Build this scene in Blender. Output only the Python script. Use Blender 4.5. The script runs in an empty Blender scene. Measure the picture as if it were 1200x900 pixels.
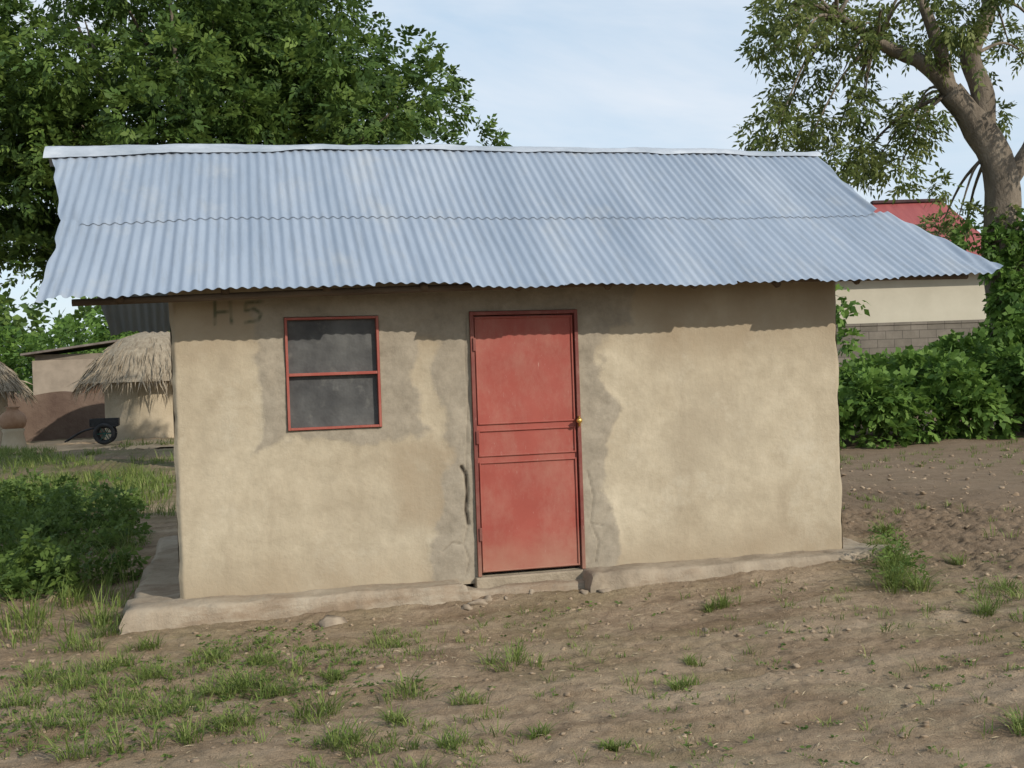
import bpy, math, numpy as np
from mathutils import Vector, Matrix
rng = np.random.default_rng(7)
scene = bpy.context.scene
COL = scene.collection

# ------------------------------------------------------------ noise helpers
_tab = np.random.default_rng(3).random((256,256))
def vn(x,y,s=0):
    x=np.asarray(x,float)+s*17.3; y=np.asarray(y,float)+s*9.7
    xi=np.floor(x).astype(int); yi=np.floor(y).astype(int)
    fx=x-xi; fy=y-yi; fx=fx*fx*(3-2*fx); fy=fy*fy*(3-2*fy)
    a=_tab[xi&255,yi&255]; b=_tab[(xi+1)&255,yi&255]; c=_tab[xi&255,(yi+1)&255]; d=_tab[(xi+1)&255,(yi+1)&255]
    return (a*(1-fx)+b*fx)*(1-fy)+(c*(1-fx)+d*fx)*fy
def fbm(x,y,o=4,s=0):
    r=0;a=.5;t=0
    for i in range(o):
        r=r+a*vn(x*2**i,y*2**i,s+i);t+=a;a*=.5
    return r/t
def ss(a,b,x):
    t=np.clip((x-a)/(b-a),0,1); return t*t*(3-2*t)

# ------------------------------------------------------------ material helpers
def mat(name):
    m=bpy.data.materials.new(name); m.use_nodes=True
    nt=m.node_tree; b=nt.nodes['Principled BSDF']; b.inputs['Specular IOR Level'].default_value=.25
    return m,nt,b
def noise(nt,scale,detail=6,rough=.6,coord='Object',stretch=None,dist=0):
    tc=nt.nodes.new('ShaderNodeTexCoord'); n=nt.nodes.new('ShaderNodeTexNoise')
    n.inputs['Scale'].default_value=scale; n.inputs['Detail'].default_value=min(detail,6); n.inputs['Roughness'].default_value=rough
    n.inputs['Distortion'].default_value=dist
    if stretch:
        mp=nt.nodes.new('ShaderNodeMapping'); mp.inputs['Scale'].default_value=stretch
        nt.links.new(tc.outputs[coord],mp.inputs[0]); nt.links.new(mp.outputs[0],n.inputs[0])
    else: nt.links.new(tc.outputs[coord],n.inputs[0])
    return n.outputs[0]
def ramp(nt,fac,stops):
    r=nt.nodes.new('ShaderNodeValToRGB'); e=r.color_ramp.elements
    while len(e)<len(stops): e.new(.5)
    for i,(p,c) in enumerate(stops):
        e[i].position=p; e[i].color=(*c,1) if len(c)==3 else c
    nt.links.new(fac,r.inputs[0]); return r.outputs[0]
def mix(nt,fac,a,b,mode='MIX'):
    m=nt.nodes.new('ShaderNodeMix'); m.data_type='RGBA'; m.blend_type=mode
    for i,v in ((0,fac),(6,a),(7,b)):
        if isinstance(v,(int,float)): m.inputs[i].default_value=v
        elif isinstance(v,tuple): m.inputs[i].default_value=(*v,1)
        else: nt.links.new(v,m.inputs[i])
    return m.outputs[2]
def math_(nt,op,a,b=0):
    m=nt.nodes.new('ShaderNodeMath'); m.operation=op
    for i,v in ((0,a),(1,b)):
        if isinstance(v,(int,float)): m.inputs[i].default_value=v
        else: nt.links.new(v,m.inputs[i])
    return m.outputs[0]
def attr(nt,name):
    a=nt.nodes.new('ShaderNodeAttribute'); a.attribute_name=name; return a.outputs['Fac']
def bump(nt,b,h,st=.3,d=.02):
    n=nt.nodes.new('ShaderNodeBump'); n.inputs['Strength'].default_value=st; n.inputs['Distance'].default_value=d
    nt.links.new(h,n.inputs['Height']); nt.links.new(n.outputs[0],b.inputs['Normal'])
def simple(name,c1,c2,scale=5,rough=.85,metal=0,bs=.3,bd=.01,detail=5,stretch=None):
    m,nt,b=mat(name)
    f=noise(nt,scale,detail,.65,stretch=stretch)
    nt.links.new(ramp(nt,f,[(.3,c1),(.7,c2)]),b.inputs['Base Color'])
    b.inputs['Roughness'].default_value=rough; b.inputs['Metallic'].default_value=metal
    bump(nt,b,noise(nt,scale*6,4,.7,stretch=stretch),bs,bd)
    return m

# ------------------------------------------------------------ mesh helpers
def link(o,parent=None):
    COL.objects.link(o)
    if parent: o.parent=parent
    return o
def empty(name,loc=(0,0,0)):
    o=bpy.data.objects.new(name,None); o.location=loc; o.empty_display_size=.3; COL.objects.link(o); return o
def np_mesh(name,V,F,m,parent=None,attrs=None,smooth=False):
    V=np.asarray(V,np.float32); F=np.asarray(F,np.int32)
    me=bpy.data.meshes.new(name); k,c=F.shape
    me.vertices.add(len(V)); me.vertices.foreach_set('co',V.ravel())
    me.loops.add(k*c); me.loops.foreach_set('vertex_index',F.ravel())
    me.polygons.add(k); me.polygons.foreach_set('loop_start',np.arange(0,k*c,c,dtype=np.int32))
    me.polygons.foreach_set('loop_total',np.full(k,c,np.int32))
    if smooth: me.polygons.foreach_set('use_smooth',np.ones(k,bool))
    me.update(calc_edges=True)
    for an,av in (attrs or {}).items():
        a=me.attributes.new(an,'FLOAT','POINT'); a.data.foreach_set('value',np.asarray(av,np.float32))
    me.validate()
    if m: me.materials.append(m)
    return link(bpy.data.objects.new(name,me),parent)
def py_mesh(name,V,F,m,parent=None,smooth=False,bevel=0):
    me=bpy.data.meshes.new(name); me.from_pydata([tuple(v) for v in V],[],F); me.update()
    if m: me.materials.append(m)
    if smooth:
        for p in me.polygons: p.use_smooth=True
    o=link(bpy.data.objects.new(name,me),parent)
    if bevel:
        b=o.modifiers.new('b','BEVEL'); b.width=bevel; b.segments=2
    return o
BF=[(0,1,2,3),(7,6,5,4),(0,4,5,1),(1,5,6,2),(2,6,7,3),(3,7,4,0)]
def boxes(name,L,m,parent=None,bevel=0):
    V=[];F=[]
    for x0,x1,y0,y1,z0,z1 in L:
        n=len(V)
        V+=[(x0,y0,z0),(x0,y1,z0),(x1,y1,z0),(x1,y0,z0),(x0,y0,z1),(x0,y1,z1),(x1,y1,z1),(x1,y0,z1)]
        F+=[tuple(n+i for i in f) for f in BF]
    return py_mesh(name,V,F,m,parent,bevel=bevel)
def grid(nx,ny):
    i=np.arange(nx-1)[None,:]; j=np.arange(ny-1)[:,None]; a=j*nx+i
    return np.stack([a,a+1,a+nx+1,a+nx],-1).reshape(-1,4)
def tubes(name,paths,m,parent=None,seg=8,rough=0.):
    V=[];F=[]
    for pts,rad in paths:
        pts=[Vector(p) for p in pts]
        if len(pts)>2 or rough:
            P=[];R=[]
            for i in range(len(pts)-1):
                p0=pts[max(i-1,0)];p1=pts[i];p2=pts[i+1];p3=pts[min(i+2,len(pts)-1)]
                for k in range(5):
                    t=k/5
                    P.append(.5*((2*p1)+(p2-p0)*t+(2*p0-5*p1+4*p2-p3)*t*t+(3*p1-p0-3*p2+p3)*t**3))
                    R.append(rad[i]*(1-t)+rad[i+1]*t)
            P.append(pts[-1]);R.append(rad[-1])
        else: P=pts;R=list(rad)
        base=len(V)
        up=Vector((.3,.9,.1))
        for i,p in enumerate(P):
            d=(P[min(i+1,len(P)-1)]-P[max(i-1,0)]).normalized()
            s=d.cross(up)
            if s.length<.05: s=d.cross(Vector((1,0,0)))
            s.normalize(); q=s.cross(d)
            for k in range(seg):
                a=k*2*math.pi/seg; r=R[i]*(1+rough*(float(vn(k*1.3+base,i*.4))-.5))
                V.append(p+s*(math.cos(a)*r)+q*(math.sin(a)*r))
        for i in range(len(P)-1):
            for k in range(seg):
                a=base+i*seg+k; b=base+i*seg+(k+1)%seg
                F.append((a,b,b+seg,a+seg))
        F.append(tuple(base+k for k in reversed(range(seg)))); F.append(tuple(base+(len(P)-1)*seg+k for k in range(seg)))
    return py_mesh(name,V,F,m,parent,smooth=True)

def norm(v): return v/np.maximum(np.linalg.norm(v,axis=-1,keepdims=True),1e-9)
def sprays(P,D,L,nl,ll,w,r,droop=.15,alpha=1.0,up=.8):
    n=len(P); D=norm(D)
    Nn=norm(r.normal(size=(n,3))*.6+np.array([0,0,up])); Sd=norm(np.cross(Nn,D)); Nn=np.cross(D,Sd)
    Vs=[];A=[]
    rv=r.random(n)
    for k in range(nl):
        s=(k//2+1)/((nl+1)//2) if nl>1 else 0
        side=1 if k%2 else -1
        if k==nl-1 and nl%2: ang=0
        else: ang=alpha*side
        base=P+D*(L*s)[:,None]; base=base+np.array([0,0,-1])*(droop*L*s*s)[:,None]
        al=ang+r.normal(size=n)*.25
        d=D*np.cos(al)[:,None]+Sd*np.sin(al)[:,None]; d[:,2]-=droop*.8; d=norm(d)
        sd=norm(np.cross(Nn+r.normal(size=(n,3))*.25,d))
        l=(ll*(.7+.6*r.random(n)))[:,None]
        q=np.stack([base,base+d*l*.45+sd*l*w*.5,base+d*l,base+d*l*.45-sd*l*w*.5],1)
        q[:,2,2]-= (l[:,0]*.12)
        Vs.append(q);A.append(np.repeat(rv,4))
    V=np.concatenate([v.reshape(-1,3) for v in Vs]); A=np.concatenate(A)
    F=np.arange(len(V)).reshape(-1,4)
    return V,F,A
def merge(parts):
    V=[];F=[];A=[];o=0
    for v,f,a in parts:
        V.append(v);F.append(f+o);A.append(a);o+=len(v)
    return np.concatenate(V),np.concatenate(F),np.concatenate(A)
def clump_pts(C,R,n,r,shell=.55,flat=.8):
    C=np.asarray(C,float);R=np.asarray(R,float)
    w=R**2;w=w/w.sum(); idx=r.choice(len(C),n,p=w)
    d=norm(r.normal(size=(n,3))); rad=shell+(1-shell)*r.random(n)**.7
    p=C[idx]+d*(R[idx]*rad)[:,None]*np.array([1,1,flat])
    return p,d
def leaf_mat(name,dark,midc,light,trans=.3,scale=.8):
    m,nt,b=mat(name)
    f=noise(nt,scale,2,.6); a=attr(nt,'rnd')
    s=math_(nt,'ADD',math_(nt,'MULTIPLY',f,.6),math_(nt,'MULTIPLY',a,.45))
    c=ramp(nt,s,[(.25,dark),(.5,midc),(.8,light)])
    nt.links.new(c,b.inputs['Base Color']); b.inputs['Roughness'].default_value=.6
    t=nt.nodes.new('ShaderNodeBsdfTranslucent'); nt.links.new(mix(nt,.5,c,light),t.inputs[0])
    ms=nt.nodes.new('ShaderNodeMixShader'); ms.inputs[0].default_value=trans
    nt.links.new(b.outputs[0],ms.inputs[1]); nt.links.new(t.outputs[0],ms.inputs[2])
    nt.links.new(ms.outputs[0],nt.nodes['Material Output'].inputs[0])
    return m
def blades(C,n,length,spread,r,width=.006,lean=.9):
    C=np.asarray(C,float);k=len(C); length=np.broadcast_to(length,(k,)); n=np.broadcast_to(n,(k,)); spread=np.broadcast_to(spread,(k,))
    idx=np.repeat(np.arange(k),n); m=len(idx)
    az=r.random(m)*2*math.pi; rr=spread[idx]*np.sqrt(r.random(m))
    base=C[idx]+np.stack([np.cos(az)*rr,np.sin(az)*rr,np.zeros(m)],-1)
    az2=az+r.normal(size=m)*.7
    out=np.stack([np.cos(az2),np.sin(az2),np.zeros(m)],-1)
    L=length[idx]*(.45+.75*r.random(m)); ln=lean*(.25+.9*r.random(m))
    sd=np.stack([-np.sin(az2),np.cos(az2),np.zeros(m)],-1)
    Vs=[]
    for t,wf in ((0,.8),(.35,1),(.7,.7),(1,.08)):
        hgt=L*(t*(1-.35*ln*t)); off=L*ln*t*t*.8+L*ln*t*.2
        c=base+out*off[:,None]; c[:,2]+=hgt
        w=width*wf*(.7+.6*r.random(m))
        Vs+= [c-sd*w[:,None],c+sd*w[:,None]]
    V=np.stack(Vs,1).reshape(-1,3)
    o=(np.arange(m)*8)[:,None]
    F=np.concatenate([o+np.array([[0,1,3,2]]),o+np.array([[2,3,5,4]]),o+np.array([[4,5,7,6]])])
    return V,F,np.repeat(r.random(m),8)

# ------------------------------------------------------------ camera
TH=math.radians(14); PI_=math.radians(.65); RO=math.radians(1.95)
fwd=Vector((math.sin(TH)*math.cos(PI_),math.cos(TH)*math.cos(PI_),-math.sin(PI_)))
right=Vector((math.cos(TH),-math.sin(TH),0)); up=right.cross(fwd)
r2=right*math.cos(RO)-up*math.sin(RO); u2=up*math.cos(RO)+right*math.sin(RO)
cam=bpy.data.cameras.new('camera'); cam.lens=39.6; cam.sensor_width=36; cam.clip_end=6000; cam.clip_start=.1
co=bpy.data.objects.new('camera',cam); COL.objects.link(co)
M=Matrix((r2,u2,-fwd)).transposed().to_4x4(); M.translation=Vector((.405,-8.3,1.69)); co.matrix_world=M
scene.camera=co
RH=np.array([math.cos(TH),-math.sin(TH),0]); FH=np.array([math.sin(TH),math.cos(TH),0])

# ------------------------------------------------------------ light
EL=math.radians(29); AZ=math.radians(146)
sd=Vector((math.sin(AZ)*math.cos(EL),math.cos(AZ)*math.cos(EL),math.sin(EL)))
sl=bpy.data.lights.new('sun','SUN'); sl.energy=3.7; sl.angle=math.radians(.6); sl.color=(1,.93,.82)
so=bpy.data.objects.new('sun',sl); so.rotation_euler=sd.to_track_quat('Z','Y').to_euler(); so.location=(5,-20,20); COL.objects.link(so)
w=bpy.data.worlds.new('World'); scene.world=w; w.use_nodes=True; nt=w.node_tree; bg=nt.nodes['Background']
sky=nt.nodes.new('ShaderNodeTexSky'); sky.sky_type='NISHITA'; sky.sun_disc=False; sky.sun_elevation=EL; sky.sun_rotation=AZ
sky.air_density=1.0; sky.dust_density=1.0; sky.ozone_density=1.0
base_sky=mix(nt,.62,sky.outputs[0],(4.3,5.65,6.9))
n1=noise(nt,1.3,6,.60,'Generated',(1,1,4.0),dist=.6)
cm=ramp(nt,n1,[(.38,(0,0,0)),(.74,(1,1,1))])
skc=mix(nt,math_(nt,'MULTIPLY',cm,.85),base_sky,(6.2,6.45,6.85))
nt.links.new(skc,bg.inputs[0]); bg.inputs[1].default_value=.142
scene.view_settings.view_transform='Standard'; scene.view_settings.look='None'; scene.view_settings.exposure=0

# ------------------------------------------------------------ ground
def gh(x,y):
    x=np.asarray(x,float);y=np.asarray(y,float)
    dist=np.sqrt((x-2)**2+(y+1)**2)
    h=.075*ss(2.5,5.5,x)
    h=h+(fbm(x*.25,y*.25,2,5)-.5)*.25*ss(6,16,dist)
    field=.55*ss(5.7,6.6,x+.6*vn(x,y,4))*ss(-2.0,-.4,y)+.8*ss(-.6,-1.8,x)*ss(-1.2,.2,y)
    path=ss(-.6,-1.6,y)*(1-np.clip(field,0,1))
    h=h+(fbm(x*2.2,y*2.2,4,1)-.5)*(.06+.06*field)*ss(-.1,-.8,np.minimum(y,10)) *1.0
    h=h+np.where(y>-.3,(fbm(x*2.2,y*2.2,4,1)-.5)*.08*field,0)
    cl=fbm(x*9,y*9,4,2); h=h+(np.abs(cl-.5)*2)*(.024+.085*field)
    h=h+(fbm(x*1.1+y*.25,y*7-x*.4,3,8)-.5)*.055*path
    h=h+(fbm(x*26,y*26,2,9)-.5)*(.014+.014*field)
    near=np.maximum(np.maximum(-.32-x,x-5.65),np.maximum(-.26-y,y-3.5))
    h=h+.06*ss(.35,0,near)*fbm(x*3,y*3,3,14)
    return h-.012
def axis(lo,hi,st,far):
    a=list(np.arange(lo,hi+1e-6,st)); s=st;l=[];v=hi
    while v<far: s=min(s*1.12,400); v+=s; l.append(v)
    s=st;m=[];v=lo
    while v>-far: s=min(s*1.12,400); v-=s; m.append(v)
    return np.array(m[::-1]+a+l)
xs=axis(-2.6,8,.02,3000); ys=axis(-4.8,2.2,.02,3000)
X,Y=np.meshgrid(xs,ys); Z=gh(X,Y)
green=ss(8,12,Y+vn(X*.7,Y*.7)*3)*ss(1,-1,X)*ss(24,20,Y)*ss(.44,.60,fbm(X*.35,Y*.35,3,6))
green=np.maximum(green,ss(20,40,np.hypot(X,Y))*ss(.4,.6,fbm(X*.1,Y*.1,3,3))*.8)
fieldm=ss(5.5,6.8,X+.8*vn(X,Y,4))*ss(-2.4,-.4,Y)+ss(-.6,-1.8,X)*ss(-1.2,.2,Y)
m,nt,b=mat('dirt')
c=ramp(nt,noise(nt,.9,6,.65),[(.25,(.20,.142,.090)),(.5,(.32,.235,.155)),(.75,(.41,.32,.22))])
c2=ramp(nt,noise(nt,11,6,.8),[(.3,(.50,.48,.45)),(.62,(1.2,1.18,1.14))])
c=mix(nt,.85,c,c2,'MULTIPLY')
c=mix(nt,ramp(nt,noise(nt,2.0,5,.65,stretch=(.3,1.5,1)),[(.42,(0,0,0)),(.68,(.7,.7,.7))]),c,(.46,.355,.25))
c=mix(nt,ramp(nt,noise(nt,1.4,5,.7,stretch=(.5,1.2,1)),[(.52,(0,0,0)),(.66,(.65,.65,.65))]),c,(.19,.13,.082))
c=mix(nt,ramp(nt,noise(nt,.55,4,.7),[(.50,(0,0,0)),(.64,(.25,.25,.25))]),c,(.17,.17,.07))
c=mix(nt,ramp(nt,noise(nt,34,3,.7),[(.60,(0,0,0)),(.70,(.5,.5,.5))]),c,(.10,.07,.045))
c=mix(nt,math_(nt,'MULTIPLY',attr(nt,'field'),.8),c,mix(nt,noise(nt,5,5,.7),(.125,.083,.053),(.32,.24,.165)))
gg=math_(nt,'MULTIPLY',attr(nt,'green'),ramp(nt,noise(nt,1.5,4,.7),[(.35,(.1,.1,.1)),(.6,(.9,.9,.9))]))
c=mix(nt,gg,c,(.11,.13,.04))
nt.links.new(c,b.inputs['Base Color']); b.inputs['Roughness'].default_value=.95; b.inputs['Specular IOR Level'].default_value=.1
bump(nt,b,math_(nt,'ADD',noise(nt,28,6,.78),math_(nt,'MULTIPLY',noise(nt,120,2,.6),.4)),1.0,.03)
np_mesh('ground',np.stack([X,Y,Z],-1).reshape(-1,3),grid(len(xs),len(ys)),m,attrs={'green':green.ravel(),'field':np.clip(fieldm,0,1).ravel()},smooth=True)

import bmesh
bm=bmesh.new(); bmesh.ops.create_icosphere(bm,subdivisions=2,radius=1); T=np.array([v.co for v in bm.verts]); TF=np.array([[v.index for v in f.verts] for f in bm.faces]); bm.free()
def clods(name,px,py,sz,m,r):
    n=len(px); V=np.broadcast_to(T,(n,)+T.shape).copy()
    sc=(.6+.7*r.random((n,1,3)))*np.array([1,1,.6]); V=V*sc
    fr=r.normal(size=(n,1,3))*1.5
    V=V*(1+.28*np.sin(T[None]@r.normal(size=(3,1))*3+fr[:,:,:1]*3)+.15*np.sin(T[None]@r.normal(size=(3,1))*6+fr[:,:,1:2]*3))
    a=r.random(n)*6.28; ca,sa=np.cos(a)[:,None],np.sin(a)[:,None]
    V=np.stack([V[...,0]*ca-V[...,1]*sa,V[...,0]*sa+V[...,1]*ca,V[...,2]],-1)*sz[:,None,None]
    V+=np.stack([px,py,gh(px,py)+sz*.05],-1)[:,None,:]
    F=(TF[None]+(np.arange(n)*len(T))[:,None,None]).reshape(-1,3)
    np_mesh(name,V.reshape(-1,3),F,m,smooth=False)
cx=np.concatenate([rng.uniform(-2.5,7.5,3200),rng.uniform(6.2,13,1000),rng.uniform(-4.5,-.9,1100)])
cy=np.concatenate([rng.uniform(-4.6,-.35,3200),rng.uniform(-1.6,8,1000),rng.uniform(-.8,8,1100)])
cs=np.concatenate([.004+.018*rng.random(3200)**4,.010+.030*rng.random(1000)**3,.010+.04*rng.random(1100)**3])
clods('soil_clods',cx,cy,cs,simple('clod',(.19,.135,.088),(.37,.28,.19),3,.95,bs=.6),rng)
clods('stones',np.array([1.02,2.08,2.16,1.98,2.9,3.05,3.3,2.5,2.3]),np.array([-.52,-.36,-.30,-.42,-.3,-.33,-1.6,-.27,-.3]),np.array([.07,.06,.045,.035,.035,.05,.03,.03,.025]),simple('stone',(.21,.165,.12),(.35,.285,.21),9,.9,bs=.5),rng)

# ------------------------------------------------------------ HOUSE
house=empty('mud_brick_house')
WX=5.24; WD=3.2
DX0,DX1,DZ0,DZ1=2.155,3.005,.15,2.15
NX0,NX1,NZ0,NZ1=.79,1.475,1.31,2.145
def cuts(lo,hi,st,marks):
    a=np.arange(lo,hi,st); a=[v for v in a if min(abs(v-k) for k in marks)>st*.45]
    return np.array(sorted(a+list(marks)))
gx=cuts(0,WX,.011,[0,WX,DX0,DX1,NX0,NX1]); gz=cuts(.1,2.49,.011,[DZ1,NZ0,2.49])
NZ1=float(gz[np.argmin(abs(gz-2.138))])
GX,GZ=np.meshgrid(gx,gz)
def sdb(x,z,x0,x1,z0,z1): return np.maximum(np.maximum(x0-x,x-x1),np.maximum(z0-z,z-z1))
wx=(fbm(GX*3.1,GZ*3.1,5,11)-.5)*.40; wz=(fbm(GX*3.1,GZ*3.1,5,12)-.5)*.40
ax,az_=GX+wx,GZ+wz
d=sdb(ax,az_,1.90,3.25,0,3)
d=np.minimum(d,sdb(ax,az_,.57,1.72,1.20,2.6))
d=np.minimum(d,sdb(ax,az_,1.66,3.42,1.96,3))
d2=sdb(ax,az_,1.50,1.95,.60,1.12)
patch=ss(.08,-.07,d); patch2=ss(.10,-.08,d2)
brown_tone=ss(1.68,2.16,GZ+wz*.9+.10*ss(3,4,GX))*.85  # browner towards the wall top, with a ragged lower edge
brown_tone=np.maximum(brown_tone,.7*ss(.50,.15,GZ+wz*.6))  # splash stain along the wall base
brown_tone=np.maximum(brown_tone,patch2*.85)
def seg(x0,z0,x1,z1,wd):
    dx,dz=x1-x0,z1-z0; t=np.clip(((GX-x0)*dx+(GZ-z0)*dz)/(dx*dx+dz*dz),0,1)
    return ss(wd+.010,wd-.006,np.hypot(GX-x0-t*dx,GZ-z0-t*dz))
let=np.zeros_like(GX)
for s in [(.31,2.10,.315,2.255),(.425,2.10,.42,2.255),(.315,2.18,.425,2.185),(.53,2.245,.64,2.25),(.53,2.245,.525,2.19),(.525,2.19,.585,2.20),(.585,2.20,.635,2.165),(.635,2.165,.61,2.115),(.61,2.115,.52,2.105)]:
    let=np.maximum(let,seg(*s,.009))
let*=.45+.55*ss(.3,.55,fbm(GX*22,GZ*22,3,19))
crk=np.zeros_like(GX)
pts=[(2.10,.55),(2.085,.66),(2.10,.80),(2.09,.93),(2.06,.985)]
for p,q in zip(pts[:-1],pts[1:]): crk=np.maximum(crk,seg(*p,*q,.008))
for pts in ([(2.14,2.1),(2.12,1.8),(2.135,1.5),(2.11,1.2),(2.10,.95)],[(2.1,.55),(2.06,.4),(2.10,.28),(2.07,.16)],[(3.05,.9),(3.09,.7),(3.06,.5),(3.12,.35),(3.09,.2)],[(2.06,.4),(1.97,.42),(1.9,.36)],[(3.06,.5),(3.16,.47)]):
    for p,q in zip(pts[:-1],pts[1:]): crk=np.maximum(crk,.45*seg(*p,*q,.001))
GY=-(fbm(GX*1.3,GZ*1.3,3,21)-.5)*.035-(fbm(GX*9,GZ*9,3,22)-.5)*.006-patch*(.002+.012*fbm(GX*14,GZ*14,4,23))+crk*.03
edge=np.minimum(GX,WX-GX); GY=GY+.03*ss(.04,0,edge)**2
sx=GX+ss(.04,0,GX)*(fbm(GZ*4,GZ*0+.5,4,31)-.5)*.04-ss(.04,0,WX-GX)*(fbm(GZ*4,GZ*0+.5,4,32)-.5)*.04
V=np.stack([sx,GY,GZ],-1).reshape(-1,3); F=grid(len(gx),len(gz))
cxm=(GX.ravel()[F].mean(1)); czm=(GZ.ravel()[F].mean(1))
keep=~(((cxm>DX0)&(cxm<DX1)&(czm<DZ1))|((cxm>NX0)&(cxm<NX1)&(czm>NZ0)&(czm<NZ1)))
m,nt,b=mat('mud_plaster')
base=ramp(nt,noise(nt,1.0,6,.65),[(.3,(.35,.29,.205)),(.5,(.42,.357,.260)),(.7,(.50,.435,.325))])
base=mix(nt,.65,base,ramp(nt,noise(nt,6,6,.7),[(.3,(.78,.77,.75)),(.6,(1.05,1.05,1.05))]),'MULTIPLY')
base=mix(nt,ramp(nt,noise(nt,.8,6,.7,stretch=(1,1,.6)),[(.50,(0,0,0)),(.62,(.5,.5,.5))]),base,(.33,.28,.205))
base=mix(nt,ramp(nt,noise(nt,1.7,6,.72),[(.54,(0,0,0)),(.66,(.5,.5,.5))]),base,(.50,.445,.345))
base=mix(nt,ramp(nt,noise(nt,2.2,5,.7,stretch=(2.2,1,.35)),[(.55,(0,0,0)),(.72,(.35,.35,.35))]),base,(.29,.235,.165))
pf=ramp(nt,math_(nt,'ADD',attr(nt,'patch'),math_(nt,'MULTIPLY',math_(nt,'SUBTRACT',noise(nt,10,6,.78),.5),1.2)),[(.30,(0,0,0)),(.72,(.85,.85,.85))])
pc=ramp(nt,noise(nt,4,6,.78),[(.3,(.195,.168,.130)),(.65,(.335,.292,.228))])
sf=math_(nt,'MULTIPLY',attr(nt,'brown_tone'),ramp(nt,noise(nt,3,5,.65),[(.3,(.35,.35,.35)),(.6,(.9,.9,.9))]))
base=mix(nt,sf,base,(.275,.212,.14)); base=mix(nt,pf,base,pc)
base=mix(nt,math_(nt,'MULTIPLY',attr(nt,'crk'),.9),base,(.05,.038,.028)); base=mix(nt,math_(nt,'MULTIPLY',attr(nt,'let'),.75),base,(.04,.065,.04))
nt.links.new(base,b.inputs['Base Color']); b.inputs['Roughness'].default_value=.92; b.inputs['Specular IOR Level'].default_value=.12
bump(nt,b,math_(nt,'ADD',noise(nt,30,6,.7),math_(nt,'MULTIPLY',noise(nt,5,4,.6),1.2)),.45,.012)
PL=m
np_mesh('front_wall',V,F[keep],m,house,attrs={'patch':patch.ravel(),'brown_tone':brown_tone.ravel(),'let':let.ravel(),'crk':crk.ravel()},smooth=True)
SW=[(0,.03,0),(0,WD,0),(0,WD,2.4),(0,WD/2,3.50),(0,.03,2.45)]; SE=[(WX,p[1],p[2]) for p in SW]
py_mesh('side_and_back_walls',SW+SE+[(0,WD,0),(WX,WD,0),(WX,WD,2.4),(0,WD,2.4)],[(0,1,2,3,4),(9,8,7,6,5),(10,11,12,13)],PL,house)
def reveal(name,x0,x1,z0,z1,y0,y1):
    V=[(x0,y0,z0),(x1,y0,z0),(x1,y0,z1),(x0,y0,z1),(x0,y1,z0),(x1,y1,z0),(x1,y1,z1),(x0,y1,z1)]
    py_mesh(name,V,[(0,1,5,4),(1,2,6,5),(2,3,7,6),(3,0,4,7)],PL,house)
reveal('window_reveal',NX0,NX1,NZ0,NZ1,-.015,.12); reveal('door_reveal',DX0,DX1,DZ0,DZ1,-.015,.12)
def paint(name,c1,c2,dust=.35):
    m,nt,b=mat(name)
    c=ramp(nt,noise(nt,2.5,6,.6),[(.3,c1),(.7,c2)])
    c=mix(nt,ramp(nt,noise(nt,3,6,.78,stretch=(1,1,.6)),[(.45,(0,0,0)),(.72,(dust,dust,dust))]),c,(.38,.23,.17))
    c=mix(nt,ramp(nt,noise(nt,22,4,.8,stretch=(3,1,.35)),[(.64,(0,0,0)),(.70,(.55,.55,.55))]),c,(.5,.36,.30))
    sx_=nt.nodes.new('ShaderNodeSeparateXYZ'); tc=nt.nodes.new('ShaderNodeTexCoord'); nt.links.new(tc.outputs['Object'],sx_.inputs[0])
    low=ramp(nt,math_(nt,'ADD',sx_.outputs[2],math_(nt,'MULTIPLY',noise(nt,4,5,.7),.5)),[(.35,(.6,.6,.6)),(.75,(0,0,0))])
    c=mix(nt,low,c,(.36,.22,.15))
    nt.links.new(c,b.inputs['Base Color']); b.inputs['Roughness'].default_value=.55; b.inputs['Specular IOR Level'].default_value=.3
    bump(nt,b,noise(nt,3,3,.5),.15,.02)
    return m
RED=paint('red_oxide_paint',(.265,.056,.040),(.32,.075,.054)); RED2=paint('frame_paint',(.13,.033,.026),(.20,.048,.036),.3)
def sheet(name,x0,x1,z0,z1,y,m,parent,amp=.004,s=0):
    nx,nz=40,60; a,bq=np.meshgrid(np.linspace(x0,x1,nx),np.linspace(z0,z1,nz))
    yy=y+(fbm(a*4,bq*4,2,s)-.5)*amp*2
    return np_mesh(name,np.stack([a,yy,bq],-1).reshape(-1,3),grid(nx,nz),m,parent,smooth=True)
e=.03
boxes('door_frame',[(DX0+.002,DX0+e,-.032,.06,DZ0+.002,DZ1-.002),(DX1-e,DX1-.002,-.032,.06,DZ0+.002,DZ1-.002),(DX0+e,DX1-e,-.03,.058,DZ1-.032,DZ1-.003),],RED2,house,.003)
dx0,dx1=DX0+e+.004,DX1-e-.004; dz0,dz1=DZ0+.025,DZ1-.04
def pz(f): return dz0+(dz1-dz0)*f
sheet('door_panel',dx0,dx1,dz0,dz1,0,RED,house)
st=[]
for z0,z1 in ((pz(.575),pz(1)),(pz(.45),pz(.56)),(pz(0),pz(.435))):
    t=.012
    st+=[(dx0+.008,dx0+.008+t,-.014,.002,z0+.006,z1-.006),(dx1-.008-t,dx1-.008,-.014,.002,z0+.006,z1-.006),(dx0+.008+t,dx1-.008-t,-.013,.002,z0+.006,z0+.006+t),(dx0+.008+t,dx1-.008-t,-.013,.002,z1-.006-t,z1-.006)]
boxes('door_mouldings',st,RED,house,.003)
boxes('door_hinges',[(dx0-.016,dx0+.006,-.045,-.033,z,z+.1) for z in (.42,1.15,1.85)],RED2,house,.004)
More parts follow.
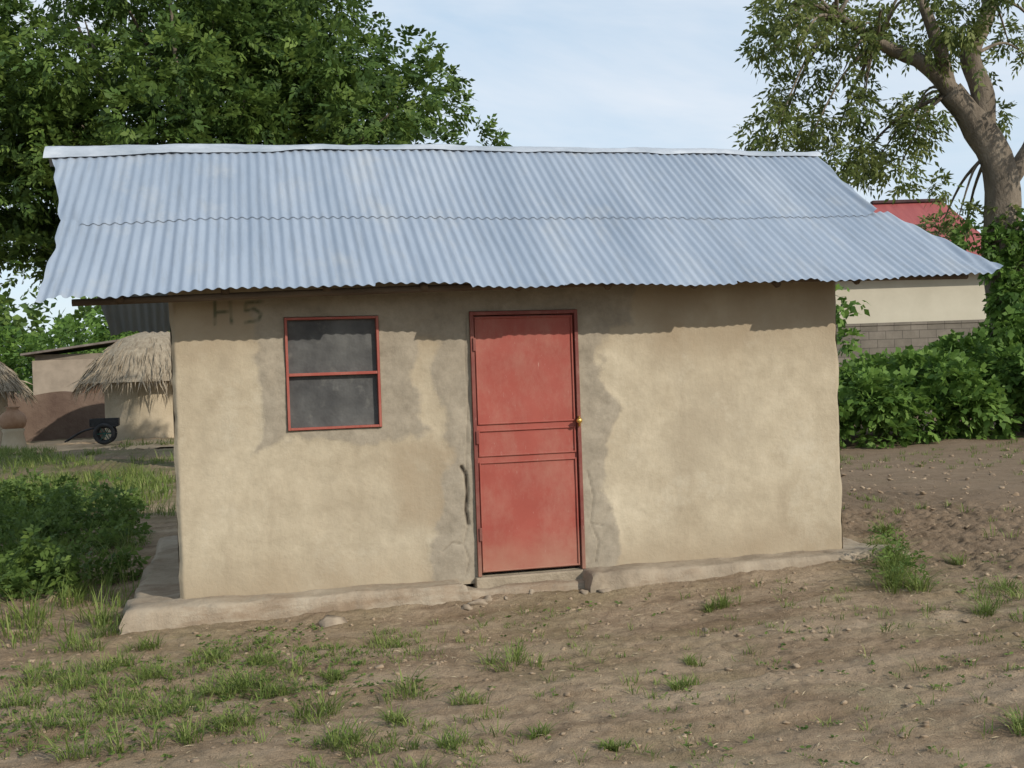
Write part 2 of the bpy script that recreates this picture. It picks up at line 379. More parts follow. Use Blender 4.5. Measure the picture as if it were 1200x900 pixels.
br,nt,b=mat('brass'); b.inputs['Base Color'].default_value=(.65,.42,.12,1); b.inputs['Metallic'].default_value=.9; b.inputs['Roughness'].default_value=.35
tubes('door_latch',[([(DX1-.028,-.03,1.295),(DX1-.028,-.055,1.295)],[.012,.012]),([(DX1-.028,-.055,1.295),(DX1-.028,-.06,1.295),(DX1-.028,-.08,1.295),(DX1-.028,-.09,1.295)],[.014,.022,.022,.01]),([(DX1-.02,-.045,1.33),(DX1-.02,-.045,1.25)],[.008,.008])],br,house,12)
boxes('door_threshold',[(DX0-.02,DX1+.02,-.05,.1,.02,.148)],simple('threshold_earth',(.24,.195,.14),(.36,.30,.22),6,.9,bs=.6,bd=.02),house,.012)
f_=.022
boxes('window_frame',[(NX0+.003,NX0+f_,-.03,.03,NZ0+.003,NZ1-.003),(NX1-f_,NX1-.003,-.03,.03,NZ0+.003,NZ1-.003),(NX0+f_,NX1-f_,-.028,.028,NZ1-f_,NZ1-.004),(NX0+f_,NX1-f_,-.028,.028,NZ0+.004,NZ0+f_),(NX0+f_,NX1-f_,-.026,.026,1.705,1.727)],RED,house,.003)
m,nt,b=mat('window_screen')
c=ramp(nt,noise(nt,3.5,5,.6,stretch=(1,1,.8)),[(.35,(.05,.05,.05)),(.7,(.11,.11,.105))])
c=mix(nt,ramp(nt,noise(nt,5,4,.7),[(.55,(0,0,0)),(.7,(.4,.4,.4))]),c,(.19,.185,.165))
nt.links.new(c,b.inputs['Base Color']); b.inputs['Roughness'].default_value=.6; bump(nt,b,noise(nt,7,3,.5),.5,.03)
sheet('window_screen_upper',NX0+f_,NX1-f_,1.727,NZ1-f_,.018,m,house,.006,3); sheet('window_screen_lower',NX0+f_,NX1-f_,NZ0+f_,1.705,.018,m,house,.006,5)
m,nt,b=mat('plinth_concrete')
c=ramp(nt,noise(nt,1.6,6,.75),[(.3,(.22,.175,.125)),(.5,(.325,.265,.195)),(.7,(.39,.33,.25))])
c=mix(nt,ramp(nt,noise(nt,2.5,6,.7,stretch=(.5,1,2)),[(.5,(0,0,0)),(.64,(.7,.7,.7))]),c,(.21,.145,.092))
nt.links.new(c,b.inputs['Base Color']); b.inputs['Roughness'].default_value=.93; bump(nt,b,noise(nt,18,6,.75),.9,.018)
PLM=m
def slab(name,x0,x1,y0,y1,ztop,m,seed,st=.025):
    nx=max(4,int((x1-x0)/st)); ny=max(3,int((y1-y0)/st))
    us=np.concatenate([[x0,x0,x0],np.linspace(x0,x1,nx),[x1,x1,x1]]); vs=np.concatenate([[y0,y0,y0],np.linspace(y0,y1,ny),[y1,y1,y1]])
    U,Vv=np.meshgrid(us,vs); I,J=np.meshgrid(np.arange(len(us)),np.arange(len(vs)))
    z=np.full(U.shape,ztop)
    e=np.minimum(np.minimum(I,len(us)-1-I),np.minimum(J,len(vs)-1-J))
    z=np.where(e==0,-.1,np.where(e==1,ztop*.35,np.where(e==2,ztop-.035,z)))
    nn=(fbm(U*6,Vv*6,4,seed)-.5); n2=(fbm(U*1.3,Vv*1.3,2,seed+3)-.5)
    z=z+np.where(e>=1,nn*.035+n2*.03,0)-np.where(e==3,.010,0)
    nn2=fbm(U*8+z*9,Vv*8+z*9,3,seed+7)-.5
    off=(e<4)*(nn*.06+n2*.08+nn2*.04)+.012*(e<3)+.02*(e<2)
    U=U+np.where(I<4,-1,np.where(I>len(us)-5,1,0))*off
    Vv=Vv+np.where(J<4,-1,np.where(J>len(vs)-5,1,0))*off
    np_mesh(name,np.stack([U,Vv,z],-1).reshape(-1,3),grid(len(us),len(vs)),m,house,smooth=True)
slab('plinth_left',-.32,2.02,-.25,.06,.15,PLM,41); slab('plinth_side',-.325,.04,.02,3.5,.142,PLM,43)
slab('plinth_right',3.00,5.60,-.27,.06,.150,PLM,45); slab('plinth_end',WX-.04,5.59,.02,3.5,.141,PLM,47)
slab('doorstep',1.90,3.14,-.15,.06,.078,PLM,49)
# roof
def lerp(a,b,t): return a+(b-a)*t
def ridge_z(x): return np.interp(x,[-1,.0,1,2.5,5,6.2],[3.635,3.67,3.685,3.695,3.70,3.685])
def eave_z(x): return np.interp(x,[-.9,-.3,.3,1.3,2.5,4.5,5.3,6.5],[2.245,2.262,2.305,2.318,2.305,2.30,2.315,2.37])
def roof_pt(x,s,side):
    y=lerp(1.6,-.5,s) if side>0 else lerp(1.6,3.75,s)
    z=lerp(ridge_z(x),eave_z(x) if side>0 else 2.22+0*x,s)
    return y,z-.035*np.sin(np.pi*s)
def csheet(name,s0,s1,l0,l1,r0,r1,off,side,m,seed):
    waves=int((r1-l1+r0-l0)/2/.076); per=12; nx=waves*per+1; ns=30
    q=np.linspace(0,1,nx); s=np.linspace(0,1,ns); Q,S=np.meshgrid(q,s)
    lx=lerp(l0,l1,S)+.06*(fbm(S*5,S*0,2,seed)-.5)*ss(.03,0,Q); rx=lerp(r0,r1,S)+.06*(fbm(S*5,S*0+3,2,seed)-.5)*ss(.97,1,Q)
    x=lerp(lx,rx,Q)
    wk=np.floor((x+2)/.68).astype(int); rag=(_tab[(wk*7+seed)%256,5]-.5)*.024
    sg=lerp(s0,s1+rag*(1 if s1>.9 else .6),S)
    y,z=roof_pt(x,sg,side)
    amp=.0064*(.75+.5*vn(x*.8,sg*2,17))
    cor=amp*np.cos(2*np.pi*(x-.10*(sg-.5)*(x-2.6)/3.5)/.076)
    edge_=.35+1.1*ss(.75,1,sg)
    dent=(fbm(x*.9,sg*2,2,51)-.5)*.035*edge_+(fbm(x*3,sg*2,2,56)-.5)*.015*edge_
    step=((wk%2)*.003)
    endcurl=.05*ss(.985,1,Q)*(side>0)*S-.035*ss(.02,0,Q)*S
    zz=z+cor+dent+off+step+endcurl
    yy=y-side*cor*.5
    np_mesh(name,np.stack([x,yy,zz],-1).reshape(-1,3),grid(nx,ns),m,house,smooth=True)
m,nt,b=mat('galvanised_roof')
c=ramp(nt,noise(nt,1.0,6,.65,stretch=(2.2,.4,.4)),[(.3,(.235,.285,.355)),(.55,(.30,.35,.42)),(.8,(.39,.43,.48))])
c=mix(nt,ramp(nt,noise(nt,5,6,.75,stretch=(5,.4,.4)),[(.5,(0,0,0)),(.72,(.55,.55,.55))]),c,(.22,.245,.275))
c=mix(nt,ramp(nt,noise(nt,2.3,6,.7,stretch=(1,.5,.5)),[(.54,(0,0,0)),(.7,(.4,.4,.4))]),c,(.40,.405,.40))
nt.links.new(c,b.inputs['Base Color']); b.inputs['Metallic'].default_value=.2; b.inputs['Specular IOR Level'].default_value=.4
nt.links.new(ramp(nt,noise(nt,4,4,.6),[(.3,(.5,.5,.5)),(.7,(.68,.68,.68))]),b.inputs['Roughness'])
ROOF=m
csheet('roof_sheet_lower',.50,1.0,-.76,-.80,6.08,6.42,0,1,m,51)
csheet('roof_sheet_upper',0.0,.535,-.96,-.74,5.99,5.93,.007,1,m,53)
csheet('roof_sheet_rear',0,1,-.95,-.75,5.99,6.2,0,-1,m,55)
m,nt,b=mat('ridge_flashing'); nt.links.new(ramp(nt,noise(nt,3,6,.7,stretch=(.6,1,1)),[(.3,(.28,.32,.36)),(.55,(.45,.48,.52)),(.75,(.66,.68,.70))]),b.inputs['Base Color']); b.inputs['Metallic'].default_value=.3; b.inputs['Roughness'].default_value=.45
nx=420; q=np.linspace(-1.0,6.02,nx)
prof=[(-.115,-.082),(-.08,-.045),(-.03,-.008),(0,.002),(.03,-.008),(.10,-.06),(.13,-.09)]
V=[]
for (py_,pz_) in prof:
    wob=(fbm(q*2.2,q*0+py_*9,5,61)-.5)*.085; wid=.65+.85*ss(1.8,-1,q)
    V.append(np.stack([q,1.6+py_*wid+wob*.6,ridge_z(q)+pz_*wid+.026+wob*.7],-1))
np_mesh('ridge_flashing',np.concatenate(V),grid(nx,len(prof)),m,house,smooth=True)
WOOD=simple('pole_wood',(.07,.05,.035),(.15,.11,.075),6,.85,stretch=(.3,3,3))
P0=([(-.6,-.33,float(eave_z(-.6))-.01),(2.8,-.33,2.32),(6.2,-.36,float(eave_z(6.2))-.025)],[.024,.026,.022])
ps=[P0]
for x in np.linspace(-.3,5.9,10): ps.append(([(x,-.36,float(eave_z(x))-.01),(x,1.55,3.46)],[.03,.035]))
tubes('rafters_and_purlins',ps,WOOD,house)

# ------------------------------------------------------------ vegetation: big trees
BARK=simple('bark',(.10,.08,.06),(.26,.215,.165),3,.9,bs=.9,bd=.05,stretch=(1,1,.35))
def local(base):
    def f(r_,z,d=0.): return np.array([base[0]+RH[0]*r_+FH[0]*d, base[1]+RH[1]*r_+FH[1]*d, z])
    return f
LM1=leaf_mat('neem_leaves',(.028,.060,.013),(.066,.120,.025),(.15,.22,.045),.30,.45)
tree=empty('neem_tree',(0,0,0)); L1=local((.07,14.5)); r=np.random.default_rng(21)
C=[];R=[]
ells=[((-1.0,7.3,0),(3.6,3.7,4.0),140),((2.6,6.0,0),(2.7,3.0,2.3),75),((-3.4,6.0,0),(2.5,3,2.0),56),((1.0,8.5,0),(2.4,3,1.7),38),((-1.7,4.3,.5),(2.9,3,1.0),30)]
for (c0,rad,n) in ells:
    d_=norm(r.normal(size=(n,3))); k=r.random(n)**.3
    for dd,kk in zip(d_,k):
        C.append(L1(c0[0]+dd[0]*rad[0]*kk,c0[1]+dd[2]*rad[2]*kk,dd[1]*rad[1]*kk)); R.append(.42+.48*r.random())
C=np.array(C);R=np.array(R)
P,D=clump_pts(C,R,22000,r,.6,.58)
V1=sprays(P,D+r.normal(size=P.shape)*.35+np.array([0,0,.35]),.24*(.7+.6*r.random(len(P))),7,.135,.5,r,.25)
np_mesh('crown',V1[0],V1[1],LM1,tree,attrs={'rnd':V1[2]})
paths=[([L1(.3,-.2,0),L1(.2,1.5,0),L1(-.1,3.2,.1),L1(-.3,4.5,0)],[.42,.36,.32,.28])]
for i in range(0,len(C),9):
    a=L1(-.2,3.8+r.random()*1.2,0); mid=(a+C[i])/2+np.array([0,0,-.3])+r.normal(size=3)*.25
    paths.append(([a,mid,a*.12+C[i]*.88],[.11,.055,.015]))
tubes('trunk_and_limbs',paths,BARK,tree,8,.3)

LM2=leaf_mat('open_crown_leaves',(.050,.080,.018),(.11,.150,.038),(.22,.25,.08),.38,.6)
tree2=empty('acacia_tree'); L2=local((16.6,12.4)); r=np.random.default_rng(33)
cl=[(-3.5,8.8),(-4.2,8.3),(-5.1,8.1),(-4.8,8.7),(-2.5,8.3),(-3.3,7.3),(-4.2,6.5),(-4.8,6.6),(-3.3,6.0),(-2.4,6.3),(-2.0,7.1),(-2.7,5.5),(-1.3,8.2),(0,8.4),(.3,7.3),(-1.3,4.7),(-.7,4.4),(-1.0,9.2),(-2.2,9.5),(-3.6,9.9),(-3.0,7.9),(-1.6,7.6),(-2.9,9.0),(-1.8,8.8),(.6,9.2),(1.2,8),(1.8,7),(2,9),(0,10.2),(-2,10.8),(1,11),(-.4,9.6),(-4.4,9.4),(-3.8,10.4)]
C=[];R=[]
for a,z in cl:
    for k in range(3):
        C.append(L2(a+r.normal()*.30,z+r.normal()*.28,r.normal()*1.1)); R.append(.14+.36*r.random()**1.3)
C=np.array(C);R=np.array(R)
P,D=clump_pts(C,R,3100,r,.2,1.0)
V1=sprays(P,D*.7+r.normal(size=P.shape)*.4+np.array([0,0,-.15]),.26*(.7+.6*r.random(len(P))),7,.14,.42,r,.5)
np_mesh('crown',V1[0],V1[1],LM2,tree2,attrs={'rnd':V1[2]})
paths=[([L2(.15,-.2),L2(.0,2),L2(-.2,4),L2(-.15,5.4),L2(-.6,6.5),L2(-1.2,7.3)],[.52,.45,.40,.38,.33,.27]),
 ([L2(-1.1,7.2),L2(-1.7,7.9),L2(-2.6,8.5,.3),L2(-3.6,9.3,.5)],[.22,.17,.12,.06]),
 ([L2(-.5,6.3),L2(-.5,7.2),L2(-.7,8.1,.1),L2(-.3,9,.1),L2(-.1,10.5,.2)],[.28,.22,.2,.16,.09]),
 ([L2(-.1,5.2),L2(.6,6.4),L2(1.0,8)],[.2,.15,.08]),
 ([L2(-1.2,7.3),L2(-1.5,8.3,-.2),L2(-2.1,9.6,-.4)],[.18,.14,.06])]
anch=[L2(-1.7,7.9),L2(-2.6,8.5,.3),L2(-3.4,9.1,.5),L2(-.6,8.1),L2(-.4,9.3),L2(.6,6.6),L2(-.4,6),L2(-1.2,7.3)]
for i in range(0,len(C),2):
    a=min(anch,key=lambda q:np.linalg.norm(q-C[i])); mid=a*.5+C[i]*.5+np.array([0,0,.22])
    paths.append(([a,mid,C[i]+np.array([0,0,-.2])],[.05,.028,.008]))
tubes('trunk_and_limbs',paths,BARK,tree2,8,.35)
LM3=leaf_mat('broad_leaves',(.045,.095,.016),(.100,.185,.034),(.18,.29,.06),.33,.9)
C=[];R=[]
for k in range(26):
    z=1.5+3.3*r.random(); C.append(L2(r.normal()*.34,z,-.35+r.normal()*.25)); R.append(.16+.2*r.random())
P,D=clump_pts(C,R,1500,r,.4,1)
V1=sprays(P,D+np.array([0,0,-.2]),.1*np.ones(len(P)),3,.14,.75,r,.4)
np_mesh('climbing_vine',V1[0],V1[1],LM3,attrs={'rnd':V1[2]})

r=np.random.default_rng(44); L3=local((13.0,10.2)); C=[];R=[]
for k in range(270):
    a=r.uniform(-3.2,5.5); dd=r.uniform(0,4.0); top=1.3+.25*math.sin(a*1.7)+.3*dd/4+.55*ss(.9,2.6,a)
    C.append(L3(a,r.uniform(.15,top)if dd<.8 else top*r.uniform(.6,1.),dd-.5*r.random())); R.append(.18+.3*r.random())
for a,z in ((-1.2,2.1),(-1.3,2.6),(-1.05,2.9),(-1.4,2.9),(1.9,2.3),(2.3,2.5)): C.append(L3(a,z,.8));R.append(.17)
P,D=clump_pts(C,R,17000,r,.45,.9)
P[:,2]=np.maximum(P[:,2],.1)
V1=sprays(P,D+np.array([0,0,.1]),.10*np.ones(len(P)),3,.15,.72,r,.35)
np_mesh('bushes',V1[0],V1[1],LM3,attrs={'rnd':V1[2]})

r=np.random.default_rng(55)
LM4=leaf_mat('weed_leaves',(.045,.085,.018),(.095,.155,.034),(.17,.24,.055),.35,2)
C=[];R=[]
# individual weed plants of uneven height, standing loosely along the side of the house
for k in range(150):
    y=.7+7.8*r.random()**1.2; lo=-1.25-.20*y; x=r.uniform(lo,-.40-.05*y)
    if float(fbm(x*1.8,y*1.3,3,91))<.46: continue
    top=.10+.50*r.random()**1.8*ss(.5,2.0,y)
    for q in range(int(3+top*10)):
        zz=top*(q+.5)/(3+top*10); C.append((x+r.normal()*.05,y+r.normal()*.05,float(gh(x,y))+.03+zz)); R.append(.05+.09*r.random()*(1.2-zz/top*.6))
P,D=clump_pts(C,R,3900,r,.2,.8); P[:,2]=np.maximum(P[:,2],.02)
V1=sprays(P,D+np.array([0,0,.45]),.08*np.ones(len(P)),5,.062,.5,r,.3)
parts=[V1]
C=[];R=[]
for (x,y) in ((4.95,-1.25),(5.02,-1.12),(5.25,-.78),(5.35,-.52),(5.48,-.36),(5.1,-.95)):
    for k in range(2): C.append((x+r.normal()*.08,y+r.normal()*.06,.12+.17*r.random())); R.append(.04+.06*r.random())
P,D=clump_pts(C,R,170,r,.1,1.3); P[:,2]=np.maximum(P[:,2],.09)
parts.append(sprays(P,D+np.array([0,0,.4]),.07*np.ones(len(P)),5,.045,.34,r,.3))
n=2600; x=np.concatenate([r.uniform(-2.4,1.6,1700),r.uniform(-2,7.5,900)]); y=np.concatenate([r.uniform(-4,-.5,1700),r.uniform(-4.5,-.5,900)])
k=fbm(x*1.3,y*1.3,3,70)>.47; x,y=x[k],y[k]; P=np.stack([x,y,gh(x,y)+.01],-1); P=np.repeat(P,4,0)
az=r.random(len(P))*6.28; D=np.stack([np.cos(az),np.sin(az),.5+0*az],-1)
parts.append(sprays(P,D,.012*np.ones(len(P)),1,.028,.5,r,.2))
V1=merge(parts); np_mesh('weeds',V1[0],V1[1],LM4,attrs={'rnd':V1[2]})

r=np.random.default_rng(66); GM=leaf_mat('grass_blades',(.070,.105,.022),(.13,.19,.038),(.26,.29,.09),.3,3)
T0=[(1.23,-2.33,.13,.17),(1.98,-1.99,.11,.16),(.74,-2.56,.13,.15),(.88,-3.11,.12,.14),(.49,-1.85,.13,.20),(.30,-1.95,.11,.18),(.09,-2.76,.14,.14),(-.24,-2.83,.14,.13),(-.5,-2.42,.12,.15),(1.36,-1.28,.07,.10),(1.54,-2.6,.08,.09),
(3.64,-1.09,.10,.10),(3.5,-1.15,.06,.07),(2.65,-2.78,.07,.10),(4.9,-2.1,.12,.13),(5.38,-1.75,.13,.18),(5.6,-1.6,.12,.16),(3.75,-4.0,.10,.08),(-.1,-1.5,.10,.18),(-.45,-1.6,.12,.18),(-.35,-1.1,.11,.16),(-.6,-.7,.12,.15),(-.45,-.3,.14,.12),(-.5,.1,.18,.12),(-.8,-1.9,.12,.16),(-.15,-.75,.09,.14),(1.3,-3.3,.08,.08),(1.75,-3.25,.06,.06),(.2,-1.2,.07,.14),(2.9,-2.3,.05,.07),(5.7,.2,.16,.1),(6.2,.9,.14,.1),(5.9,-.6,.1,.08),(2.0,-3.5,.05,.06),
(.6,-2.1,.10,.15),(0.05,-2.2,.11,.16),(.35,-2.6,.10,.13),(-.2,-2.0,.11,.17),(-.7,-1.3,.12,.15),(.55,-1.4,.07,.12),(.95,-1.9,.07,.10),(1.1,-2.8,.08,.10),
(4.95,-1.2,.22,.12),(5.05,-1.0,.20,.10),(5.3,-.65,.24,.10),(5.45,-.4,.20,.08),(5.0,-1.35,.16,.16),(5.15,-.85,.22,.10)]
cs_=[];nn_=[];ll_=[];sp_=[]
for a,b_,l,s in T0:
    for k in range(6):
        q=r.normal(size=2)*s*.5; f=.3+.7*r.random()
        cs_.append((a+q[0],b_+q[1]*.8,float(gh(a+q[0],b_+q[1]*.8)))); nn_.append(int((16+100*s)*f)); ll_.append(l*1.15*(.5+.6*f)); sp_.append(s*.36)
parts=[blades(cs_,np.array(nn_),np.array(ll_),np.array(sp_),r,.0028,1.3)]
x=np.concatenate([r.uniform(-2.5,1.6,2100),r.uniform(-2,7.5,1000)]); y=np.concatenate([r.uniform(-4.2,-.5,2100),r.uniform(-4.5,-.6,1000)])
k=fbm(x*1.1,y*1.1,3,72)>.50-.04*(x<.5); x,y=x[k],y[k]
parts.append(blades(np.stack([x,y,gh(x,y)],-1),8,.02+.07*r.random(len(x))**1.6,.035,r,.0026,1.2))
x=r.uniform(-9,-.6,2300); y=r.uniform(6,24,2300); k=(fbm(x*.6,y*.6,3,74)>.55)&(x>-2.0-.26*y); x,y=x[k],y[k]
parts.append(blades(np.stack([x,y,gh(x,y)],-1),14,.10+.20*r.random(len(x)),.18,r,.007,.8))
x=r.uniform(6,16,600); y=r.uniform(-1,9,600); k=fbm(x*.5,y*.5,3,75)>.5; x,y=x[k],y[k]
parts.append(blades(np.stack([x,y,gh(x,y)],-1),12,.05+.08*r.random(len(x)),.06,r,.004,.9))
x=r.uniform(-2.8,-.40,420); y=r.uniform(-.4,7,420); k=fbm(x*1.3,y*1.3,3,76)>.44; x,y=x[k],y[k]
parts.append(blades(np.stack([x,y,gh(x,y)],-1),18,.08+.26*r.random(len(x))**1.7,.09,r,.0038,.8))
V1=merge(parts); np_mesh('grass',V1[0],V1[1],GM,attrs={'rnd':V1[2]})
n=1900; x=r.uniform(-2.5,7.5,n); y=r.uniform(-4.6,-.4,n)
a=r.random(n)*6.28; P=np.stack([x,y,gh(x,y)+.006],-1); D=np.stack([np.cos(a),np.sin(a),.05*r.normal(size=n)],-1)
V1=sprays(P,D,.01*np.ones(n),1,.055,.07,r,.02)
np_mesh('dry_straw_litter',V1[0],V1[1],simple('dry_straw',(.28,.22,.14),(.50,.42,.28),8,.9))

# ------------------------------------------------------------ background left: compound
THM=simple('thatch',(.26,.21,.15),(.46,.39,.29),5,.95,bs=.9,bd=.05,stretch=(2,2,.4))
MUD=simple('mud_wall',(.34,.28,.19),(.44,.37,.27),1.5,.95,bs=.6,bd=.03)
def hut(name,cx_,cy_,wr,tr,h,zt,r):
    o=empty(name,(cx_,cy_,0)); seg=40
    V=[];F=[]
    for z in (-.1,.6,1.3,zt+.4):
        for k in range(seg):
            a=k*2*math.pi/seg; q=wr*(1+.02*math.sin(3*a+z)); V.append((math.cos(a)*q,math.sin(a)*q,z))
    F=[(i*seg+k,i*seg+(k+1)%seg,(i+1)*seg+(k+1)%seg,(i+1)*seg+k) for i in range(3) for k in range(seg)]
    py_mesh('wall',V,F,MUD,o,True)
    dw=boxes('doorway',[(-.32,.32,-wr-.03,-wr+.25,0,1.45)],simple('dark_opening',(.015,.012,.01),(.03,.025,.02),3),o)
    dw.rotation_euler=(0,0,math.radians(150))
    prof=[(tr,zt),(tr*.9,zt+.25),(tr*.72,zt+(h-zt)*.55),(tr*.45,zt+(h-zt)*.86),(tr*.15,h),(0.02,h+.03)]
    V=[]
    for i,(q,z) in enumerate(prof):
        for k in range(seg):
            a=k*2*math.pi/seg; j=1+.05*(float(vn(k*.7,i*.8))-.5); V.append((math.cos(a)*q*j,math.sin(a)*q*j,z))
    F=[(i*seg+k,i*seg+(k+1)%seg,(i+1)*seg+(k+1)%seg,(i+1)*seg+k) for i in range(len(prof)-1) for k in range(seg)]
    py_mesh('thatch_roof',V,F,THM,o,True)
    n=2600; a=r.random(n)*6.28; t=r.random(n)**.7
    zz=np.array([p[1] for p in prof][::-1]); qq=np.array([p[0] for p in prof][::-1]); q=tr*(t); z=np.interp(q,qq,zz)+.02
    P=np.stack([np.cos(a)*q,np.sin(a)*q,z],-1); D=np.stack([np.cos(a),np.sin(a),-.9+0*a],-1)+r.normal(size=(n,3))*.25
    v,f,at=sprays(P,D,.01*np.ones(n),1,.5,.07,r,.4)
    np_mesh('straw',v,f,THM,o)
r=np.random.default_rng(77)
hut('thatched_hut',-1.8,27.3,1.5,2.15,3.25,1.75,r); hut('thatched_hut',-7.45,28.7,1.2,1.75,2.9,1.6,r)
o=empty('mud_shed',(-5.6,39.5,0))
boxes('walls',[(-1.6,2.5,0,3,0,2.75)],simple('shed_mud',(.22,.18,.14),(.34,.28,.22),1.5,.95),o,.03)
py_mesh('roof',[(-1.95,-.4,2.95),(2.8,-.4,3.55),(2.8,3.3,3.55),(-1.95,3.3,2.95),(-1.95,-.4,3.03),(2.8,-.4,3.63),(2.8,3.3,3.63),(-1.95,3.3,3.03)],BF,simple('shed_roof',(.10,.08,.07),(.2,.17,.15),3,.8),o)
boxes('gable_fill',[(-1.5,2.4,.1,2.9,2.70,2.98)],simple('shed_fill',(.16,.13,.10),(.24,.20,.16),2),o)
boxes('door',[(.2,1.0,-.02,.05,0,1.9)],simple('shed_door',(.10,.06,.04),(.16,.1,.07),3),o)
nx=60;q=np.linspace(-9.5,-.6,nx); top=1.5+(fbm(q*1.2,q*0,3,80)-.5)*.25
v=[];F=[]
for i in range(nx): v+= [(q[i],31.2,-.1),(q[i],31.2,top[i]),(q[i],31.5,top[i]),(q[i],31.5,-.1)]
for i in range(nx-1):
    for k in range(3): F.append((i*4+k,i*4+4+k,i*4+5+k,i*4+1+k))
py_mesh('mud_wall',v,F,simple('compound_wall',(.10,.065,.05),(.17,.12,.09),1.2,.95,bs=.6,bd=.04),None)
gx_,gy_=np.meshgrid(np.linspace(-10,1,60),np.linspace(22.5,31,40)); 
np_mesh('yard_sand',np.stack([gx_,gy_,gh(gx_,gy_)+.03-.25*ss(.46,.35,fbm(gx_*.4,gy_*.6,3,82))],-1).reshape(-1,3),grid(60,40),simple('yard_sand',(.38,.26,.15),(.50,.36,.22),2,.95),smooth=True)
cart=empty('handcart',(-3.3,24.7,.05)); RUB=simple('rubber',(.015,.015,.017),(.04,.04,.04),8,.8)
GRN=simple('green_paint',(.02,.07,.06),(.04,.12,.10),5,.6)
def ring(cx_,cy_,cz,R_,r_,n=20):
    return ([(cx_+math.cos(t)*R_,cy_,cz+math.sin(t)*R_) for t in np.linspace(0,2*math.pi,n)],[r_]*n)
tubes('tyres',[ring(.28,-.3,.3,.24,.055),ring(.28,.3,.3,.24,.055)],RUB,cart)
ps=[]
for y_ in (-.3,.3):
    for k in range(6):
        a=k*math.pi/3; ps.append(([(.28,y_,.3),(.28+math.cos(a)*.23,y_,.3+math.sin(a)*.23)],[.012,.012]))
ps.append(([(.28,-.34,.3),(.28,.34,.3)],[.025,.025]))
tubes('wheels_and_axle',ps,GRN,cart)
tubes('handles',[([(-.75,s*.25,.12),(-.2,s*.25,.42),(.6,s*.25,.5)],[.022,.025,.025]) for s in (-1,1)]+[([(-.6,-.25,.2),(-.6,.25,.2)],[.02,.02])],RUB,cart)
boxes('tray',[(-.1,.65,-.24,.24,.5,.53),(-.1,-.07,-.24,.24,.53,.72),(.62,.65,-.24,.24,.53,.72),(-.07,.62,-.24,-.21,.53,.72),(-.07,.62,.21,.24,.53,.72)],RUB,cart,.008)
def lathe(name,prof,m,parent,seg=28):
    V=[];F=[]
    for q,z in prof:
        for k in range(seg): a=k*2*math.pi/seg; V.append((math.cos(a)*q,math.sin(a)*q,z))
    F=[(i*seg+k,i*seg+(k+1)%seg,(i+1)*seg+(k+1)%seg,(i+1)*seg+k) for i in range(len(prof)-1) for k in range(seg)]
    return py_mesh(name,V,F,m,parent,True)
pot=empty('clay_water_pot',(-5.45,25.1,.05)); CL=simple('clay',(.22,.12,.07),(.36,.23,.15),3,.85)
lathe('pot',[(.02,.5),(.2,.48),(.32,.6),(.36,.75),(.3,.92),(.17,1.02),(.15,1.08),(.2,1.13),(.17,1.13),(.12,1.05)],CL,pot)
lathe('stand',[(.34,-.05),(.32,.1),(.26,.4),(.3,.5),(.22,.56),(.05,.5)],MUD,pot)

def tree_mass(name,pts,n,m,seed,ll):
    r=np.random.default_rng(seed); C=[];R=[]
    for x,y,h,wd in pts:
        for k in range(14): C.append((x+r.normal()*wd*.45,y+r.normal()*1.5,h*(.25+.65*r.random()))); R.append(wd*(.18+.2*r.random()))
    P,D=clump_pts(C,R,n,r,.6,.8); P[:,2]=np.maximum(P[:,2],.1)
    v=sprays(P,D+np.array([0,0,.2]),ll*1.2*np.ones(n),3,ll,.6,r,.3)
    np_mesh(name,v[0],v[1],m,attrs={'rnd':v[2]})
r=np.random.default_rng(88)
pts=[(x+r.normal(),62+r.normal()*4,5.2+2.2*r.random(),5) for x in np.arange(-60,20,3.6)]+[(x,60+r.normal()*5,5+2*r.random(),5) for x in np.arange(44,90,4.5)]
tree_mass('distant_trees',pts,14000,LM1,5,.55)
tree_mass('garden_shrubs',[(-6.5,46,4.6,3),(-3.5,46,5.2,3.2),(-.5,45,5.6,3),(-9.5,46.5,4.8,3),(-12,47,4.8,3),(2.5,46,5,3)],5200,LM3,6,.3)

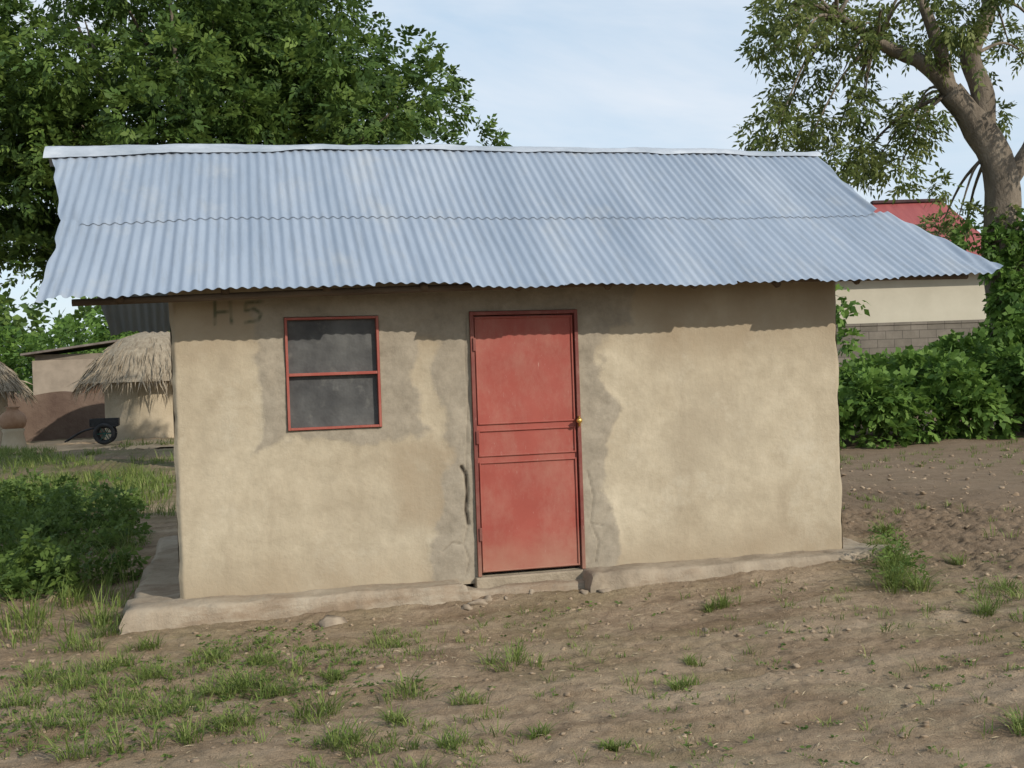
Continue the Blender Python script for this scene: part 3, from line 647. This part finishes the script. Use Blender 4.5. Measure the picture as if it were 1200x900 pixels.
# ------------------------------------------------------------ background right
m,nt,b=mat('concrete_blocks')
br_=nt.nodes.new('ShaderNodeTexBrick'); tc=nt.nodes.new('ShaderNodeTexCoord'); mp=nt.nodes.new('ShaderNodeMapping'); mp.inputs['Rotation'].default_value=(math.radians(90),0,0)
nt.links.new(tc.outputs['Object'],mp.inputs[0]); nt.links.new(mp.outputs[0],br_.inputs[0])
br_.inputs['Scale'].default_value=1; br_.inputs['Brick Width'].default_value=.45; br_.inputs['Row Height'].default_value=.22; br_.inputs['Mortar Size'].default_value=.010
br_.inputs['Color1'].default_value=(.18,.16,.13,1); br_.inputs['Color2'].default_value=(.24,.21,.175,1); br_.inputs['Mortar'].default_value=(.12,.105,.09,1)
c=mix(nt,.8,br_.outputs[0],ramp(nt,noise(nt,1.5,6,.75),[(.3,(.55,.55,.55)),(.7,(1.15,1.15,1.15))]),'MULTIPLY')
nt.links.new(c,b.inputs['Base Color']); b.inputs['Roughness'].default_value=.95; bump(nt,b,br_.outputs[1],-.5,.02)
bw=boxes('concrete_block_wall',[(-8,9,-.1,.1,-.2,2.56),(-8,9,-.12,.12,2.563,2.64)],m,None,.01); bw.location=(18.2,18.2,0); bw.rotation_euler=(0,0,math.radians(-13))
b2=empty('red_roofed_building',(22.2,27.5,0)); b2.rotation_euler=(0,0,math.radians(-13.5))
CR=simple('cream_render',(.45,.41,.32),(.53,.49,.39),.8,.9,bs=.2)
boxes('walls',[(-3.2,4.7,0,8,-.2,4.9)],CR,b2,.03)
x0,x1,y0,y1=-3.8,5.3,-.6,8.6; ze=4.85; zr=7.75
m=simple('red_roof_sheet',(.24,.055,.055),(.33,.09,.08),1.5,.55,stretch=(4,.5,.5))
py_mesh('roof',[(x0,y0,ze),(x1,y0,ze),(x1,y1,ze),(x0,y1,ze),(1.9,4,zr),(4.6,4,zr),(x0,y0,ze-.18),(x1,y0,ze-.18),(x1,y1,ze-.18),(x0,y1,ze-.18)],[(0,1,5,4),(1,2,5),(2,3,4,5),(3,0,4),(0,6,7,1),(1,7,8,2),(2,8,9,3),(3,9,6,0)],m,b2)
boxes('ridge_tile',[(1.8,4.7,3.85,4.15,zr-.03,zr+.1)],simple('ridge_dark',(.05,.03,.03),(.09,.05,.05),3),b2,.03)
boxes('windows',[(-2,-.9,-.03,.05,1.2,2.4),(.2,1.3,-.03,.05,1.2,2.4),(2.5,3.6,-.03,.05,1.2,2.4)],simple('glass',(.02,.025,.03),(.05,.06,.07),3,.2),b2)
